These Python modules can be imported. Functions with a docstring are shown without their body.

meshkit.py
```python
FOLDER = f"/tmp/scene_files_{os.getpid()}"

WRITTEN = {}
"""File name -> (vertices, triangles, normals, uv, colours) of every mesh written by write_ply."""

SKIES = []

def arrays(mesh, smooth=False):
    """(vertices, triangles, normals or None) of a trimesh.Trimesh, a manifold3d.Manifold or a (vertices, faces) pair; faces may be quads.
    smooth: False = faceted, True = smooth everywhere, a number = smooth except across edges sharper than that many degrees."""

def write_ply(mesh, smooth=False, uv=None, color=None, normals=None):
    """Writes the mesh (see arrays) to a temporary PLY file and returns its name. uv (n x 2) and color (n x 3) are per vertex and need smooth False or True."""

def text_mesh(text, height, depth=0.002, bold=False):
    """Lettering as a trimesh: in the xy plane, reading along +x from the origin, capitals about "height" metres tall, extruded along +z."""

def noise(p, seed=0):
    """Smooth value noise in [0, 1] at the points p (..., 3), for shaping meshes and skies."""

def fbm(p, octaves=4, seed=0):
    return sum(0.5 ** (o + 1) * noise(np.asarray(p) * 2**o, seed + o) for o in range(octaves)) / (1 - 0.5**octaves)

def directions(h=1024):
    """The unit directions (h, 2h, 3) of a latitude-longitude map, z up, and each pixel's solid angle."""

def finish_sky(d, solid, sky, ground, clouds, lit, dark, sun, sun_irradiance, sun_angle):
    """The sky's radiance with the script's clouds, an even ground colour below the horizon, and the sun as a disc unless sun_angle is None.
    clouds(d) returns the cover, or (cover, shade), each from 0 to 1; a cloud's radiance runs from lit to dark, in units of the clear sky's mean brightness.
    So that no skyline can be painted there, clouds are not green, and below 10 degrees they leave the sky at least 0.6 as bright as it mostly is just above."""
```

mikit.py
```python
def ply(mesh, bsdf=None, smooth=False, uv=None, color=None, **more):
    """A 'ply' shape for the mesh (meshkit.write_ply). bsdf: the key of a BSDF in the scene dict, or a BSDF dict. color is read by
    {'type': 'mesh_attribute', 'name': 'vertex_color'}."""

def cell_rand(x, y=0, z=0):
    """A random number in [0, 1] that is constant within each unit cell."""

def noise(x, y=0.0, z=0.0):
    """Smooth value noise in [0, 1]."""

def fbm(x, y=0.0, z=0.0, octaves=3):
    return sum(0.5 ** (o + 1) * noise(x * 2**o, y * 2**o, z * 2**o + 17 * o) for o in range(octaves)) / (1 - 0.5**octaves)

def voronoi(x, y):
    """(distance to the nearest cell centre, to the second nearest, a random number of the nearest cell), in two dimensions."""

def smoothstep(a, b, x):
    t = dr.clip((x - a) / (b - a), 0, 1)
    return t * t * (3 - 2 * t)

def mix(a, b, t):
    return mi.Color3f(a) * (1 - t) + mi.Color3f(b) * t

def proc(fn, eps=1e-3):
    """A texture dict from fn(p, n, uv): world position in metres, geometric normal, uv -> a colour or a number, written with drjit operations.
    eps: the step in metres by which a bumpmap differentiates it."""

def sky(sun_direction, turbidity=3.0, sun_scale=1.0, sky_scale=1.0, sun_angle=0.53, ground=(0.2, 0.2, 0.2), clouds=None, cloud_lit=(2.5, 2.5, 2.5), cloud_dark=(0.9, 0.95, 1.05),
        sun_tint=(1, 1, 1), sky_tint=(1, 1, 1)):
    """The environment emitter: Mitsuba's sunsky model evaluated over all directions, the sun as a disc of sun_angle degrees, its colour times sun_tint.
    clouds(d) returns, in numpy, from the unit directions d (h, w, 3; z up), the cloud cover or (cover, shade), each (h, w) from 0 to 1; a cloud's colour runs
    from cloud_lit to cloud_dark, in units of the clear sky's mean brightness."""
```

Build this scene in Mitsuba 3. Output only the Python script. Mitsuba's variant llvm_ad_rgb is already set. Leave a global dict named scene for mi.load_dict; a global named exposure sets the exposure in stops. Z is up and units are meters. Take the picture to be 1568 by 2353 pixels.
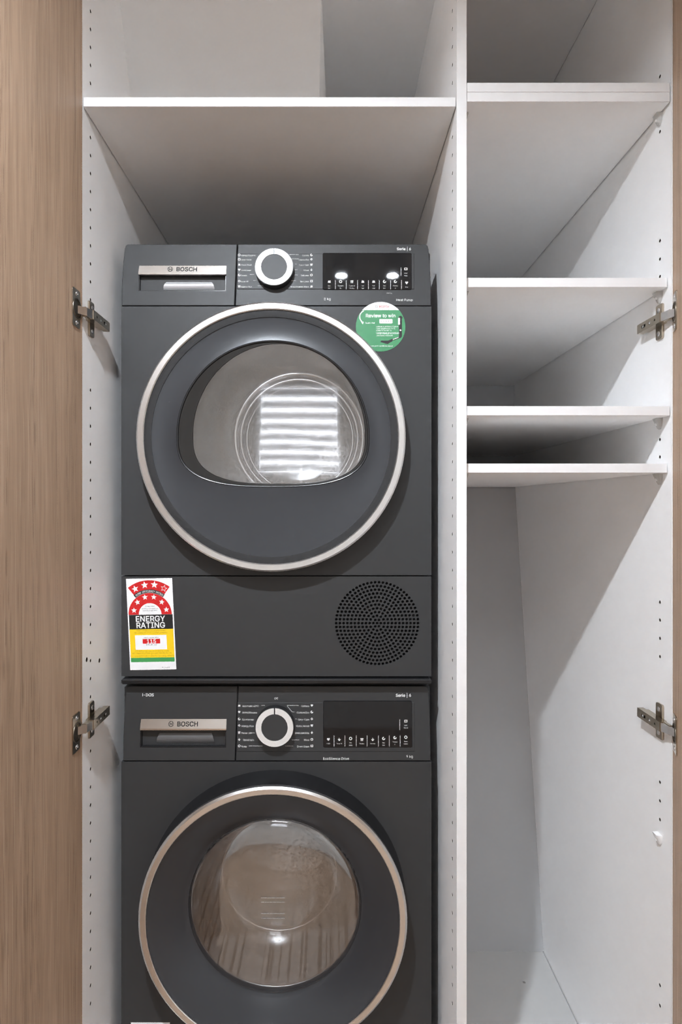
import math
import numpy as np, trimesh, drjit as dr, mitsuba as mi, mikit, meshkit
from shapely.geometry import Polygon, Point, box as sbox
from shapely import affinity, union_all
from shapely.ops import unary_union
import manifold3d as m3
from mikit import noise, fbm, smoothstep, mix, voronoi

# ------------------------------------------------------------------ camera, light, exposure
F, CX, CY, W_, H_ = 1440.0, 757.0, 1159.0, 1568, 2353      # focal length and vanishing point in photo pixels
EYE = 1.35                                                  # camera height above the room floor
YF = 1.07                                                   # front of the cupboard
YA = 1.2035                                                 # front of the appliances
T = mi.ScalarTransform4f
exposure = 1.16
scene = {'type': 'scene'}
labels = {}
scene['camera'] = {
    'type': 'perspective', 'fov': 2 * math.degrees(math.atan(W_ / 2 / F)), 'fov_axis': 'x',
    'principal_point_offset_x': (W_ / 2 - CX) / W_, 'principal_point_offset_y': (H_ / 2 - CY) / H_,
    'near_clip': 0.02, 'far_clip': 50.0,
    'to_world': T().look_at(origin=[0, 0, EYE], target=[0, 1, EYE], up=[0, 0, 1])}
LAMP_Y, LAMP_Z = 0.16, EYE + 0.95
LAMPS = ((-0.24, 1.0, .024), (0.044, 0.035, .017), (0.232, 0.035, .017))       # x, share, lens radius of each ceiling downlight
LAMP_POWER = 2400.0          # radiance of the strongest downlight's lens
WINDOW_POWER = 2.1          # radiance of the daylit window pane
FILL_LIGHT = 2.6           # radiance of the fill panel added on the ceiling

# ------------------------------------------------------------------ helpers
def X(px, Y): return (px - CX) * Y / F
def Z(py, Y): return EYE + (CY - py) * Y / F

def num(name):
    if name not in scene and name not in labels and not any(k.startswith(name + '__') for k in scene): return name
    i = 1
    while True:
        n = f'{name}_{i:03d}'
        if n not in scene and n not in labels and not any(k.startswith(n + '__') for k in scene): return n
        i += 1

def obj(name, mesh, mat, parent=None, smooth=False, label=None, **more):
    key = num((parent + '__' if parent else '') + name)
    scene[key] = mikit.ply(mesh, mat, smooth=smooth, **more)
    if label: labels.setdefault(key, {})['label'] = label
    return key

def thing(name, label, cat, group=None):
    key = num(name)
    labels[key] = {'label': label, 'category': cat}
    if group: labels[key]['group'] = group
    return key

def tag(key, label, cat, group=None):
    labels[key] = {'label': label, 'category': cat}
    if group: labels[key]['group'] = group
    return key

def struct(name, mesh, mat, **kw):
    key = obj(name, mesh, mat, **kw)
    labels[key] = {'kind': 'structure'}
    return key

def cat(*ms): return trimesh.util.concatenate([m for m in ms if m is not None])

def bx(x0, x1, y0, y1, z0, z1, c=0.0):
    """box with chamfered edges"""
    if c <= 0:
        m = trimesh.creation.box((x1 - x0, y1 - y0, z1 - z0)); m.apply_translation(((x0 + x1) / 2, (y0 + y1) / 2, (z0 + z1) / 2)); return m
    p = []
    for ax in range(3):
        for sx in (0, 1):
            for sy in (0, 1):
                for sz in (0, 1):
                    q = [(x0, x1)[sx], (y0, y1)[sy], (z0, z1)[sz]]
                    for k, s in enumerate((sx, sy, sz)):
                        if k != ax: q[k] += c if s == 0 else -c
                    p.append(q)
    return trimesh.Trimesh(np.array(p)).convex_hull

def hull(pts): return trimesh.Trimesh(np.asarray(pts, float)).convex_hull

def tri(man):
    m = man.to_mesh() if hasattr(man, 'to_mesh') else man
    return trimesh.Trimesh(np.asarray(m.vert_properties)[:, :3], np.asarray(m.tri_verts), process=False)

def man(tm):
    tm = trimesh.Trimesh(tm.vertices, tm.faces, process=True)
    return m3.Manifold(m3.Mesh(np.asarray(tm.vertices, np.float32), np.asarray(tm.faces, np.uint32)))

def ext(poly, w0, w1):
    """extrude shapely polygon(s) in local (u, v) from w0 to w1"""
    gs = list(getattr(poly, 'geoms', [poly]))
    out = []
    for g in gs:
        if g.area <= 0: continue
        e = trimesh.creation.extrude_polygon(g, w1 - w0, engine='earcut'); e.apply_translation((0, 0, w0)); out.append(e)
    return cat(*out)

def plate(poly, w0, w1, b):
    """convex outline, extruded, with a bevelled outer edge"""
    a = np.array(poly.exterior.coords)[:-1]; i = np.array(poly.buffer(-b, join_style=2).exterior.coords)[:-1]
    return hull(np.vstack([np.c_[a, np.full(len(a), w0)], np.c_[a, np.full(len(a), w1 - b)], np.c_[i, np.full(len(i), w1)]]))

def rrect(u0, u1, v0, v1, r, n=6):
    return sbox(u0 + r, v0 + r, u1 - r, v1 - r).buffer(r, quad_segs=n) if r > 0 else sbox(u0, v0, u1, v1)

def lathe(pts, n=96):
    """profile (r, w) revolved about the local w axis"""
    return trimesh.creation.revolve(np.asarray(pts, float), sections=n)

class Frame:
    """local u right, v up, w towards the camera, on a plane through (., Y, z) leaning back by deg"""
    def __init__(s, Y, z=EYE, deg=0.0):
        t = math.radians(deg); s.o = np.array([0, Y, z])
        s.u = np.array([1., 0, 0]); s.v = np.array([0, math.sin(t), math.cos(t)]); s.w = np.array([0, -math.cos(t), math.sin(t)])
        s.M = np.eye(4); s.M[:3, 0], s.M[:3, 1], s.M[:3, 2], s.M[:3, 3] = s.u, s.v, s.w, s.o
    def at(s, px, py, w=0.0):
        """local (u, v) of what is seen in the photo at (px, py) on this plane raised by w"""
        d = np.array([(px - CX) / F, 1, (CY - py) / F]); e = np.array([0, 0, EYE])
        o = s.o + s.w * w
        p = e + d * (np.dot(o - e, s.w) / np.dot(d, s.w)) - o
        return np.array([np.dot(p, s.u), np.dot(p, s.v)])
    def put(s, m):
        m = m.copy(); m.apply_transform(s.M); return m
    def quad(s, pts): return Polygon([s.at(*p) for p in pts])
    def rect(s, x0, y0, x1, y1, r=0.0):
        a, b = s.at(x0, y1), s.at(x1, y0); return rrect(a[0], b[0], a[1], b[1], r)

_txt = {}
def text(t, h, depth=0.0003, bold=False, align='l', at=(0, 0), w=0.0, squeeze=1.0):
    k = (t, h, bold, depth)
    if k not in _txt: _txt[k] = meshkit.text_mesh(t, h, depth, bold)
    m = _txt[k].copy(); b = m.bounds
    m.apply_scale((squeeze, 1, 1)); b = m.bounds
    dx = {'l': -b[0, 0], 'c': -(b[0, 0] + b[1, 0]) / 2, 'r': -b[1, 0]}[align]
    m.apply_translation((at[0] + dx, at[1], w)); return m

def shift(m, d):
    m = m.copy(); m.apply_translation(d); return m

# ------------------------------------------------------------------ materials
def pr(col, rough=0.5, metal=0.0, spec=0.5, **k):
    c = col if isinstance(col, dict) else {'type': 'rgb', 'value': list(col)}
    return {'type': 'twosided', 'b': {'type': 'principled', 'base_color': c, 'roughness': rough, 'metallic': metal, 'specular': spec, **k}}

def lam_fn(p, n, uv):      # white melamine with the faintest pebble
    g = fbm(p.x * 60, p.y * 60, p.z * 60, octaves=2)
    return mix((0.872, 0.872, 0.870), (0.890, 0.890, 0.889), g)
scene['white_melamine'] = pr(mikit.proc(lam_fn), 0.38, spec=0.4)
scene['shade_grey_board'] = pr((0.50, 0.505, 0.515), 0.6, spec=0.3)  # shade at the back of the right bay put into the colour
scene['shaded_base_board'] = pr((0.60, 0.60, 0.595), 0.6, spec=0.3)  # right-bay floor, its shade darkened into the colour
scene['white_edge'] = pr((0.80, 0.80, 0.80), 0.35)
scene['plaster'] = pr((0.86, 0.86, 0.85), 0.9, spec=0.2)
scene['plaster_light'] = pr((0.85, 0.85, 0.845), 0.9, spec=0.2)

def wood_fn(p, n, uv):
    a = p.y * 1.0 + p.x * 0.7
    s = a + noise(a * 7.0, p.z * 0.9, 3.0) * 0.018 + noise(a * 40.0, p.z * 3.0, 1.0) * 0.0022
    broad = fbm(s * 28.0, p.z * 1.0, 5.0, octaves=2)
    fine = fbm(s * 170.0 + noise(p.z * 14.0, a * 30.0, 8.0) * 0.9, p.z * 9.0, 9.0, octaves=4)
    c = mix((0.275, 0.180, 0.118), (0.50, 0.350, 0.245), dr.clip(0.42 * broad + 0.58 * fine, 0, 1))
    pore = smoothstep(0.60, 0.85, noise(s * 620.0, p.z * 22.0, 2.0)) * smoothstep(0.35, 0.75, noise(s * 60.0, p.z * 1.3, 12.0))
    c = mix(c, (0.155, 0.098, 0.063), pore * 0.38)
    return mix(c, (0.50, 0.37, 0.27), smoothstep(0.66, 0.95, noise(s * 310.0, p.z * 11.0, 21.0)) * 0.4)
scene['door_veneer'] = pr(mikit.proc(wood_fn), 0.5, spec=0.35)

def floor_fn(p, n, uv):
    board = dr.floor(p.x / 0.14)
    tone = mikit.cell_rand(board, 3.0, 1.0)
    g = fbm(p.x * 60, p.y * 2.5 + tone * 10, 0.0, octaves=3)
    return mix((0.31, 0.21, 0.14), (0.43, 0.30, 0.21), 0.4 * tone + 0.6 * g)
scene['floor_boards'] = pr(mikit.proc(floor_fn), 0.45)
scene['anthracite'] = pr((0.038, 0.0385, 0.0395), 0.48, metal=0.1, spec=0.4)
scene['anthracite_gloss'] = pr((0.036, 0.038, 0.043), 0.3, metal=0.1, spec=0.45)
scene['black_plastic'] = pr((0.012, 0.012, 0.013), 0.28)
scene['black_matte'] = pr((0.012, 0.012, 0.012), 0.7)
scene['black_glass'] = pr((0.008, 0.008, 0.009), 0.03, spec=0.5)
scene['satin_silver'] = pr((0.86, 0.85, 0.84), 0.30, metal=1.0)
scene['brushed_trim'] = pr((0.78, 0.74, 0.70), 0.30, metal=1.0)
scene['silver_paint'] = pr((0.80, 0.79, 0.77), 0.38, metal=0.3)
scene['steel'] = pr((0.72, 0.72, 0.72), 0.22, metal=1.0)
scene['nickel'] = pr((0.46, 0.40, 0.32), 0.16, metal=1.0)
scene['nickel_dark'] = pr((0.20, 0.17, 0.13), 0.30, metal=1.0)
scene['scoop_silver'] = pr((0.62, 0.62, 0.64), 0.35, metal=0.35)
scene['scoop_grey'] = pr((0.11, 0.11, 0.112), 0.3)
scene['print_white'] = pr((0.78, 0.78, 0.78), 0.6)
scene['print_grey'] = pr((0.40, 0.40, 0.40), 0.6)
scene['print_black'] = pr((0.012, 0.012, 0.012), 0.5)
scene['paper_white'] = pr((0.84, 0.84, 0.84), 0.5)
scene['paper_red'] = pr((0.56, 0.014, 0.016), 0.45)
scene['paper_yellow'] = pr((0.86, 0.58, 0.012), 0.45)
scene['paper_green'] = pr((0.055, 0.30, 0.085), 0.45)
scene['sticker_green'] = pr((0.055, 0.27, 0.115), 0.4)
scene['print_red'] = pr((0.50, 0.10, 0.10), 0.5)
scene['print_ochre'] = pr((0.48, 0.30, 0.02), 0.5)
scene['clear_plastic'] = {'type': 'blendbsdf', 'weight': 0.55, 'a': {'type': 'thindielectric', 'int_ior': 1.5}, 'b': pr((0.82, 0.82, 0.80), 0.2)}
scene['white_plastic'] = pr((0.86, 0.86, 0.86), 0.3)
MIR = {'type': 'roughconductor', 'material': 'none', 'alpha': 0.004, 'specular_reflectance': {'type': 'rgb', 'value': [0.90, 0.90, 0.91]}}
scene['border_glass'] = pr((0.016, 0.0155, 0.015), 0.12, spec=0.6)
scene['porthole_glass'] = {'type': 'blendbsdf', 'weight': 0.20, 'a': {'type': 'thindielectric', 'int_ior': 1.52}, 'b': {'type': 'twosided', 'b': MIR}}
scene['door_glass'] = {'type': 'blendbsdf', 'weight': 0.30, 'a': {'type': 'thindielectric', 'int_ior': 1.52}, 'b': {'type': 'twosided', 'b': MIR}}
scene['bowl_glass'] = {'type': 'blendbsdf', 'weight': 0.07, 'a': {'type': 'thindielectric', 'int_ior': 1.52}, 'b': {'type': 'twosided', 'b': {**MIR, 'alpha': 0.06}}}
scene['ridge_glass'] = {'type': 'blendbsdf', 'weight': 0.65, 'a': {'type': 'thindielectric', 'int_ior': 1.52}, 'b': {'type': 'twosided', 'b': {**MIR, 'alpha': 0.16}}}
scene['window_white'] = pr((0.80, 0.80, 0.80), 0.5)

# ------------------------------------------------------------------ the room (behind the camera, seen in the reflections)
RX0, RX1, RY0, RC = -1.15, 1.25, -2.60, 2.46
struct('floor', bx(RX0 - .1, RX1 + .1, RY0 - .1, YF + .06, -.05, 0), 'floor_boards')
struct('ceiling', bx(RX0 - .1, RX1 + .1, RY0 - .1, YF + .1, RC, RC + .05), 'plaster_light')
struct('wall_left', bx(RX0 - .1, RX0, RY0 - .1, YF + .1, 0, RC), 'plaster')
struct('wall_right', bx(RX1, RX1 + .1, RY0 - .1, YF + .1, 0, RC), 'plaster')
WX0, WX1, WZ0, WZ1 = -0.557, 0.113, EYE + 0.168, EYE + 0.965
wall = sbox(RX0, 0, RX1, RC).difference(sbox(WX0 - .03, WZ0 - .03, WX1 + .03, WZ1 + .03))
wr = ext(wall, 0, .1); wr.apply_transform(np.array([[1, 0, 0, 0], [0, 0, -1, RY0], [0, 1, 0, 0], [0, 0, 0, 1.]]))
struct('wall_rear', wr, 'plaster')
# the window in the rear wall: frame, daylit pane, tilted shutter louvres
win = struct('window_1', cat(bx(WX0 - .03, WX1 + .03, RY0 - .1, RY0 + .01, WZ0 - .03, WZ0), bx(WX0 - .03, WX1 + .03, RY0 - .1, RY0 + .01, WZ1, WZ1 + .03),
                            bx(WX0 - .03, WX0, RY0 - .1, RY0 + .01, WZ0, WZ1), bx(WX1, WX1 + .03, RY0 - .1, RY0 + .01, WZ0, WZ1)), 'window_white')
pane = trimesh.Trimesh([[WX0, RY0 - .09, WZ0], [WX1, RY0 - .09, WZ0], [WX1, RY0 - .09, WZ1], [WX0, RY0 - .09, WZ1]], [[0, 2, 1], [0, 3, 2]], process=False)
scene[win + '__pane'] = mikit.ply(pane, 'window_white', emitter={'type': 'area', 'radiance': {'type': 'rgb', 'value': [WINDOW_POWER * .96, WINDOW_POWER, WINDOW_POWER * 1.08]}})
pitch = (WZ1 - WZ0) / 8
for i in range(8):
    s = bx(WX0 + .004, WX1 - .004, -.043, .043, -.005, .005, .003)
    s.apply_transform(trimesh.transformations.rotation_matrix(math.radians(-71), [1, 0, 0])); s.apply_translation((0, RY0 - .035, WZ0 + pitch * (i + .5)))
    obj('louvre', s, 'window_white', win)

# cupboard front wall fill (around the joinery)
LX, DX0, DX1, RX = -0.4220, 0.2177, 0.2348, 0.5850
ZB = EYE - 1.22                                             # top of the cupboard floor
ZTL, ZTR = EYE + 1.04, EYE + 1.10
struct('wall_front', cat(bx(RX0, LX - .020, YF, YF + .1, 0, RC), bx(RX + .020, RX1, YF, YF + .1, 0, RC), bx(LX - .02, RX + .02, YF, YF + .1, ZTR + .018, RC),
                         bx(LX - .02, DX1, YF + .002, YF + .1, ZTL + .018, ZTR + .018)), 'plaster')

# downlights above the camera and an unseen ceiling panel added as fill light
for lx, share, lr in LAMPS:
    t = thing('downlight', {-.24: 'brightest white ceiling downlight, above the left bay of the cupboard', .044: 'small dim ceiling downlight, middle one of the row above the cupboard', .232: 'small dim ceiling downlight above the divider of the cupboard'}[round(lx, 3)], 'light', 'downlights on the ceiling')
    c = lathe([(0.0, RC - LAMP_Z), (.052, RC - LAMP_Z), (.052, .0), (.050, -.002), (lr + .006, -.002), (lr + .004, .004), (.0, .004)], 48)
    obj('housing', shift(c, (lx, LAMP_Y, LAMP_Z)), 'window_white', t, smooth=40)
    d = trimesh.creation.cylinder(lr, .002, sections=48)
    scene[t + '__lens'] = mikit.ply(shift(d, (lx, LAMP_Y, LAMP_Z + .002)), 'window_white', emitter={'type': 'area', 'radiance': {'type': 'rgb', 'value': [share * LAMP_POWER * .915, share * LAMP_POWER * .985, share * LAMP_POWER * 1.065]}})
t = thing('added_fill_panel', 'square panel added on the ceiling of the room as fill light', 'light')
obj('frame', bx(-.42, .22, -1.05, -.41, RC - .03, RC, .004), 'window_white', t)
scene[t + '__diffuser'] = mikit.ply(bx(-.40, .20, -1.03, -.43, RC - .032, RC - .0301), 'window_white', emitter={'type': 'area', 'radiance': {'type': 'rgb', 'value': [FILL_LIGHT * .93, FILL_LIGHT * .985, FILL_LIGHT * 1.045]}})

# ------------------------------------------------------------------ the cupboard
cup = thing('cupboard', 'tall white melamine laundry cupboard with open timber doors and two bays', 'cupboard')
YB = 2.00
YH = YF + .037
HP = 41.45                                                  # pixel step of the 32 mm shelf-pin holes
zh = lambda py: Z(py, YH)

def side(x_in, thick, sgn, holes, z1):
    """upright board with blind pin holes in the face at x_in; sgn +1: the bay lies at larger x; holes: (y, z, radius)"""
    d = .011
    poly = sbox(YF + .0008, ZB - .12, YB, z1)
    hs = unary_union([Point(y, z).buffer(r, quad_segs=4) for y, z, r in holes]) if holes else None
    face = poly.difference(hs) if hs is not None else poly
    a = ext(face, 0, d); b = ext(poly, d, thick)
    m = cat(a, b)
    M = np.array([[0, 0, -sgn, x_in], [1, 0, 0, 0], [0, 1, 0, 0], [0, 0, 0, 1.]])
    m.apply_transform(M)
    if np.linalg.det(M[:3, :3]) < 0: m.invert()
    return m

left_rows = [26 + i * HP for i in range(56)]
left_holes = [(YH, zh(y), .0029) for y in left_rows if not (215 < y < 300) and not (690 < y < 860)]
left_holes += [(YF + .020, Z(1516, YF + .020), .004), (YF + .080, Z(1518, YF + .08), .004)]
def liner(x_in, sgn, holes):
    for (y, z, r) in holes:
        k = round(r, 4)
        if k not in LINER:
            q = lathe([(r - .0001, 0.0), (r - .0001, .0105), (0, .0105)], 14); LINER[k] = mikit.ply(q, 'raw_chipboard')
        M = np.array([[0, 0, -sgn, x_in], [1, 0, 0, y], [0, 1, 0, z], [0, 0, 0, 1.]])
        scene[num(cup + '__pin_hole')] = {**LINER[k], 'to_world': T(M)}
LINER = {}
scene['raw_chipboard'] = pr((0.045, 0.035, 0.026), 0.9, spec=0.1)
obj('side_panel', side(LX, .018, 1, left_holes, ZTL), 'white_melamine', cup)
div_holes = [(YH, zh(25 + i * HP), .0029) for i in range(56) if not (215 < 25 + i * HP < 300)]
dm = side(DX0, .0171, -1, div_holes, ZTR)
liner(LX, 1, left_holes); liner(DX0, -1, div_holes)
obj('divider_panel', dm, 'white_melamine', cup)
right_rows = [175, 302, 553, 595, 635, 1010, 1050, 1384, 1425, 1467, 1509, 1798, 1841, 1884, 2265, 2312]
right_holes = [(YH + .001, zh(y), .0028) for y in right_rows]
obj('side_panel', side(RX, .018, -1, right_holes, ZTR), 'white_melamine', cup)
liner(RX, -1, right_holes)
for (a, b, z1) in ((LX - .018, LX, ZTL), (DX0, DX0 + .0171, ZTR), (RX, RX + .018, ZTR)):
    obj('edge_band', bx(a, b, YF - .0002, YF + .0008, ZB - .12, z1, .0003), 'white_edge', cup)
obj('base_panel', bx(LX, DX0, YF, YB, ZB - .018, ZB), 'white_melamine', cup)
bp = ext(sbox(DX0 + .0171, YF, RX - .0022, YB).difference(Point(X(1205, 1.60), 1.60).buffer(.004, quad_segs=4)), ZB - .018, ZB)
obj('base_panel', bp, 'shaded_base_board', cup)
obj('under_board', bx(RX - .02, RX, YF + .002, YB, ZB - .024, ZB - .0182), 'black_matte', cup)
obj('kickboard', bx(LX - .018, RX + .018, YF + .03, YF + .048, 0.002, ZB - .024), 'white_melamine', cup)
obj('top_panel', bx(LX, DX0, YF, YB, ZTL, ZTL + .018), 'white_melamine', cup)
obj('top_panel', bx(DX0 + .0171, RX - .0008, YF, YB, ZTR, ZTR + .018), 'white_melamine', cup)
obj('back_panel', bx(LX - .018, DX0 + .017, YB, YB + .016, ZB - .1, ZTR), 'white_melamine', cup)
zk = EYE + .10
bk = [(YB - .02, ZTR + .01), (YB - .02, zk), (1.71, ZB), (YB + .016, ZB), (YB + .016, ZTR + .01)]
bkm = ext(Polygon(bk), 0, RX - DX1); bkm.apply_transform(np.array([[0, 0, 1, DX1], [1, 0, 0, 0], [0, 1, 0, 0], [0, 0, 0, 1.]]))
obj('back_panel', bkm, 'shade_grey_board', cup, label='backing board of the right bay, greyed to carry its shade')
# plasterboard boxing in the top of the left bay
zs = EYE + .6965
struct('wall_back', hull([(LX, 1.250, ZTL), (LX, 1.408, zs), (LX, YB, ZTL), (LX, YB, zs), (-.016, 1.250, ZTL), (-.026, 1.408, zs), (.0, YB, ZTL), (.0, YB, zs)]), 'plaster_light')

def swung(m, x, deg):
    """turned about the hinge line of a door"""
    if deg: m.apply_transform(trimesh.transformations.rotation_matrix(math.radians(deg), [0, 0, 1], [x, YF - .0015, 0]))
    return m
SWING = -20.0
# doors, swung open past the edges of the picture
def door(x_face, sgn, w):
    a, b = (x_face - .018, x_face) if sgn > 0 else (x_face, x_face + .018)
    return bx(a, b, YF - .0015 - w, YF - .0015, ZB - .02, RC - .03, .0006)
DLX, DRX = LX + .0006, RX + .0010
obj('door', door(DLX, 1, .44), 'door_veneer', cup, label='left timber-grain door standing open')
obj('door', swung(door(DRX, -1, .40), DRX, SWING), 'door_veneer', cup, label='right timber-grain door, seen as a thin strip')

# shelves
def shelf(label, x0, x1, y0, z0, group=None, y1=YB - .022):
    t = tag(obj('shelf', bx(x0, x1, y0 + .0012, y1, z0, z0 + .016, .0004), 'white_melamine'), label, 'shelf', group)
    obj('edge_band', bx(x0, x1, y0, y0 + .0012, z0, z0 + .016, .0004), 'white_edge', t)
    return t
shelf('wide white shelf above the dryer in the left bay', LX + .0016, DX0 - .0014, YF + .001, EYE + .6800)
G = 'white shelves in the right bay'
SH = {1: (EYE + .6885, .0), 2: (EYE + .3745, .010), 3: (EYE + .1520, .001), 4: (EYE + .0545, .010)}
shelf('lower board of the doubled topmost white shelf in the right bay', DX1 + .0008, RX - .0024, YF + .001, SH[1][0], G)
shelf('upper board of the doubled topmost white shelf in the right bay', DX1 + .0008, RX - .0024, YF + .001, SH[1][0] + .0163, G)
shelf('second white shelf down in the right bay, above the upper hinge', DX1 + .0008, RX - .0024, YF + SH[2][1], SH[2][0], G)
shelf('third white shelf down in the right bay, below the upper hinge', DX1 + .0008, RX - .0024, YF + SH[3][1], SH[3][0], G)
shelf('lowest white shelf in the right bay', DX1 + .0008, RX - .0024, YF + SH[4][1], SH[4][0], G, 1.965)

# shelf supports
def support(x, sgn, z, label, mat='clear_plastic', cat_='shelf support', group='clear plastic shelf supports'):
    """sgn +1: the bay lies at larger x (fixed to the divider)"""
    t = thing('shelf_support', label, cat_, group)
    n = 10
    pts = []
    for k in range(n + 1):
        a = math.pi * k / n
        pts += [(x, YH + .0085 * math.cos(a), z - .004 - .016 * math.sin(a)), (x + sgn * .003, YH + .0085 * math.cos(a), z - .004 - .016 * math.sin(a)),
                (x + sgn * .0085, YH + .007 * math.cos(a), z - .002 - .006 * math.sin(a))]
    pts += [(x, YH + s * .0085, z - .0004) for s in (-1, 1)] + [(x + sgn * .010, YH + s * .0075, z - .0004) for s in (-1, 1)]
    obj('bracket', hull(pts), mat, t, smooth=35)
    p = trimesh.creation.cylinder(.0022, .008, sections=12); p.apply_transform(trimesh.transformations.rotation_matrix(math.pi / 2, [0, 1, 0]))
    obj('pin', shift(p, (x + sgn * .0045, YH, z - .011)), 'white_plastic', t, smooth=40)
names = {1: 'doubled topmost shelf', 2: 'second shelf down', 3: 'third shelf down', 4: 'lowest shelf'}
for k, (z, _) in SH.items():
    support(RX - .0002, -1, z, f'clear plastic support under the right end of the {names[k]} in the right bay')
    support(DX1 + .0002, 1, z, f'clear plastic support on the divider under the {names[k]} in the right bay')
support(RX - .0002, -1, Z(1915, YH), 'lone white shelf support on the right wall, below the lower hinge, carrying nothing', 'white_plastic', 'shelf support', None)

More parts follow.
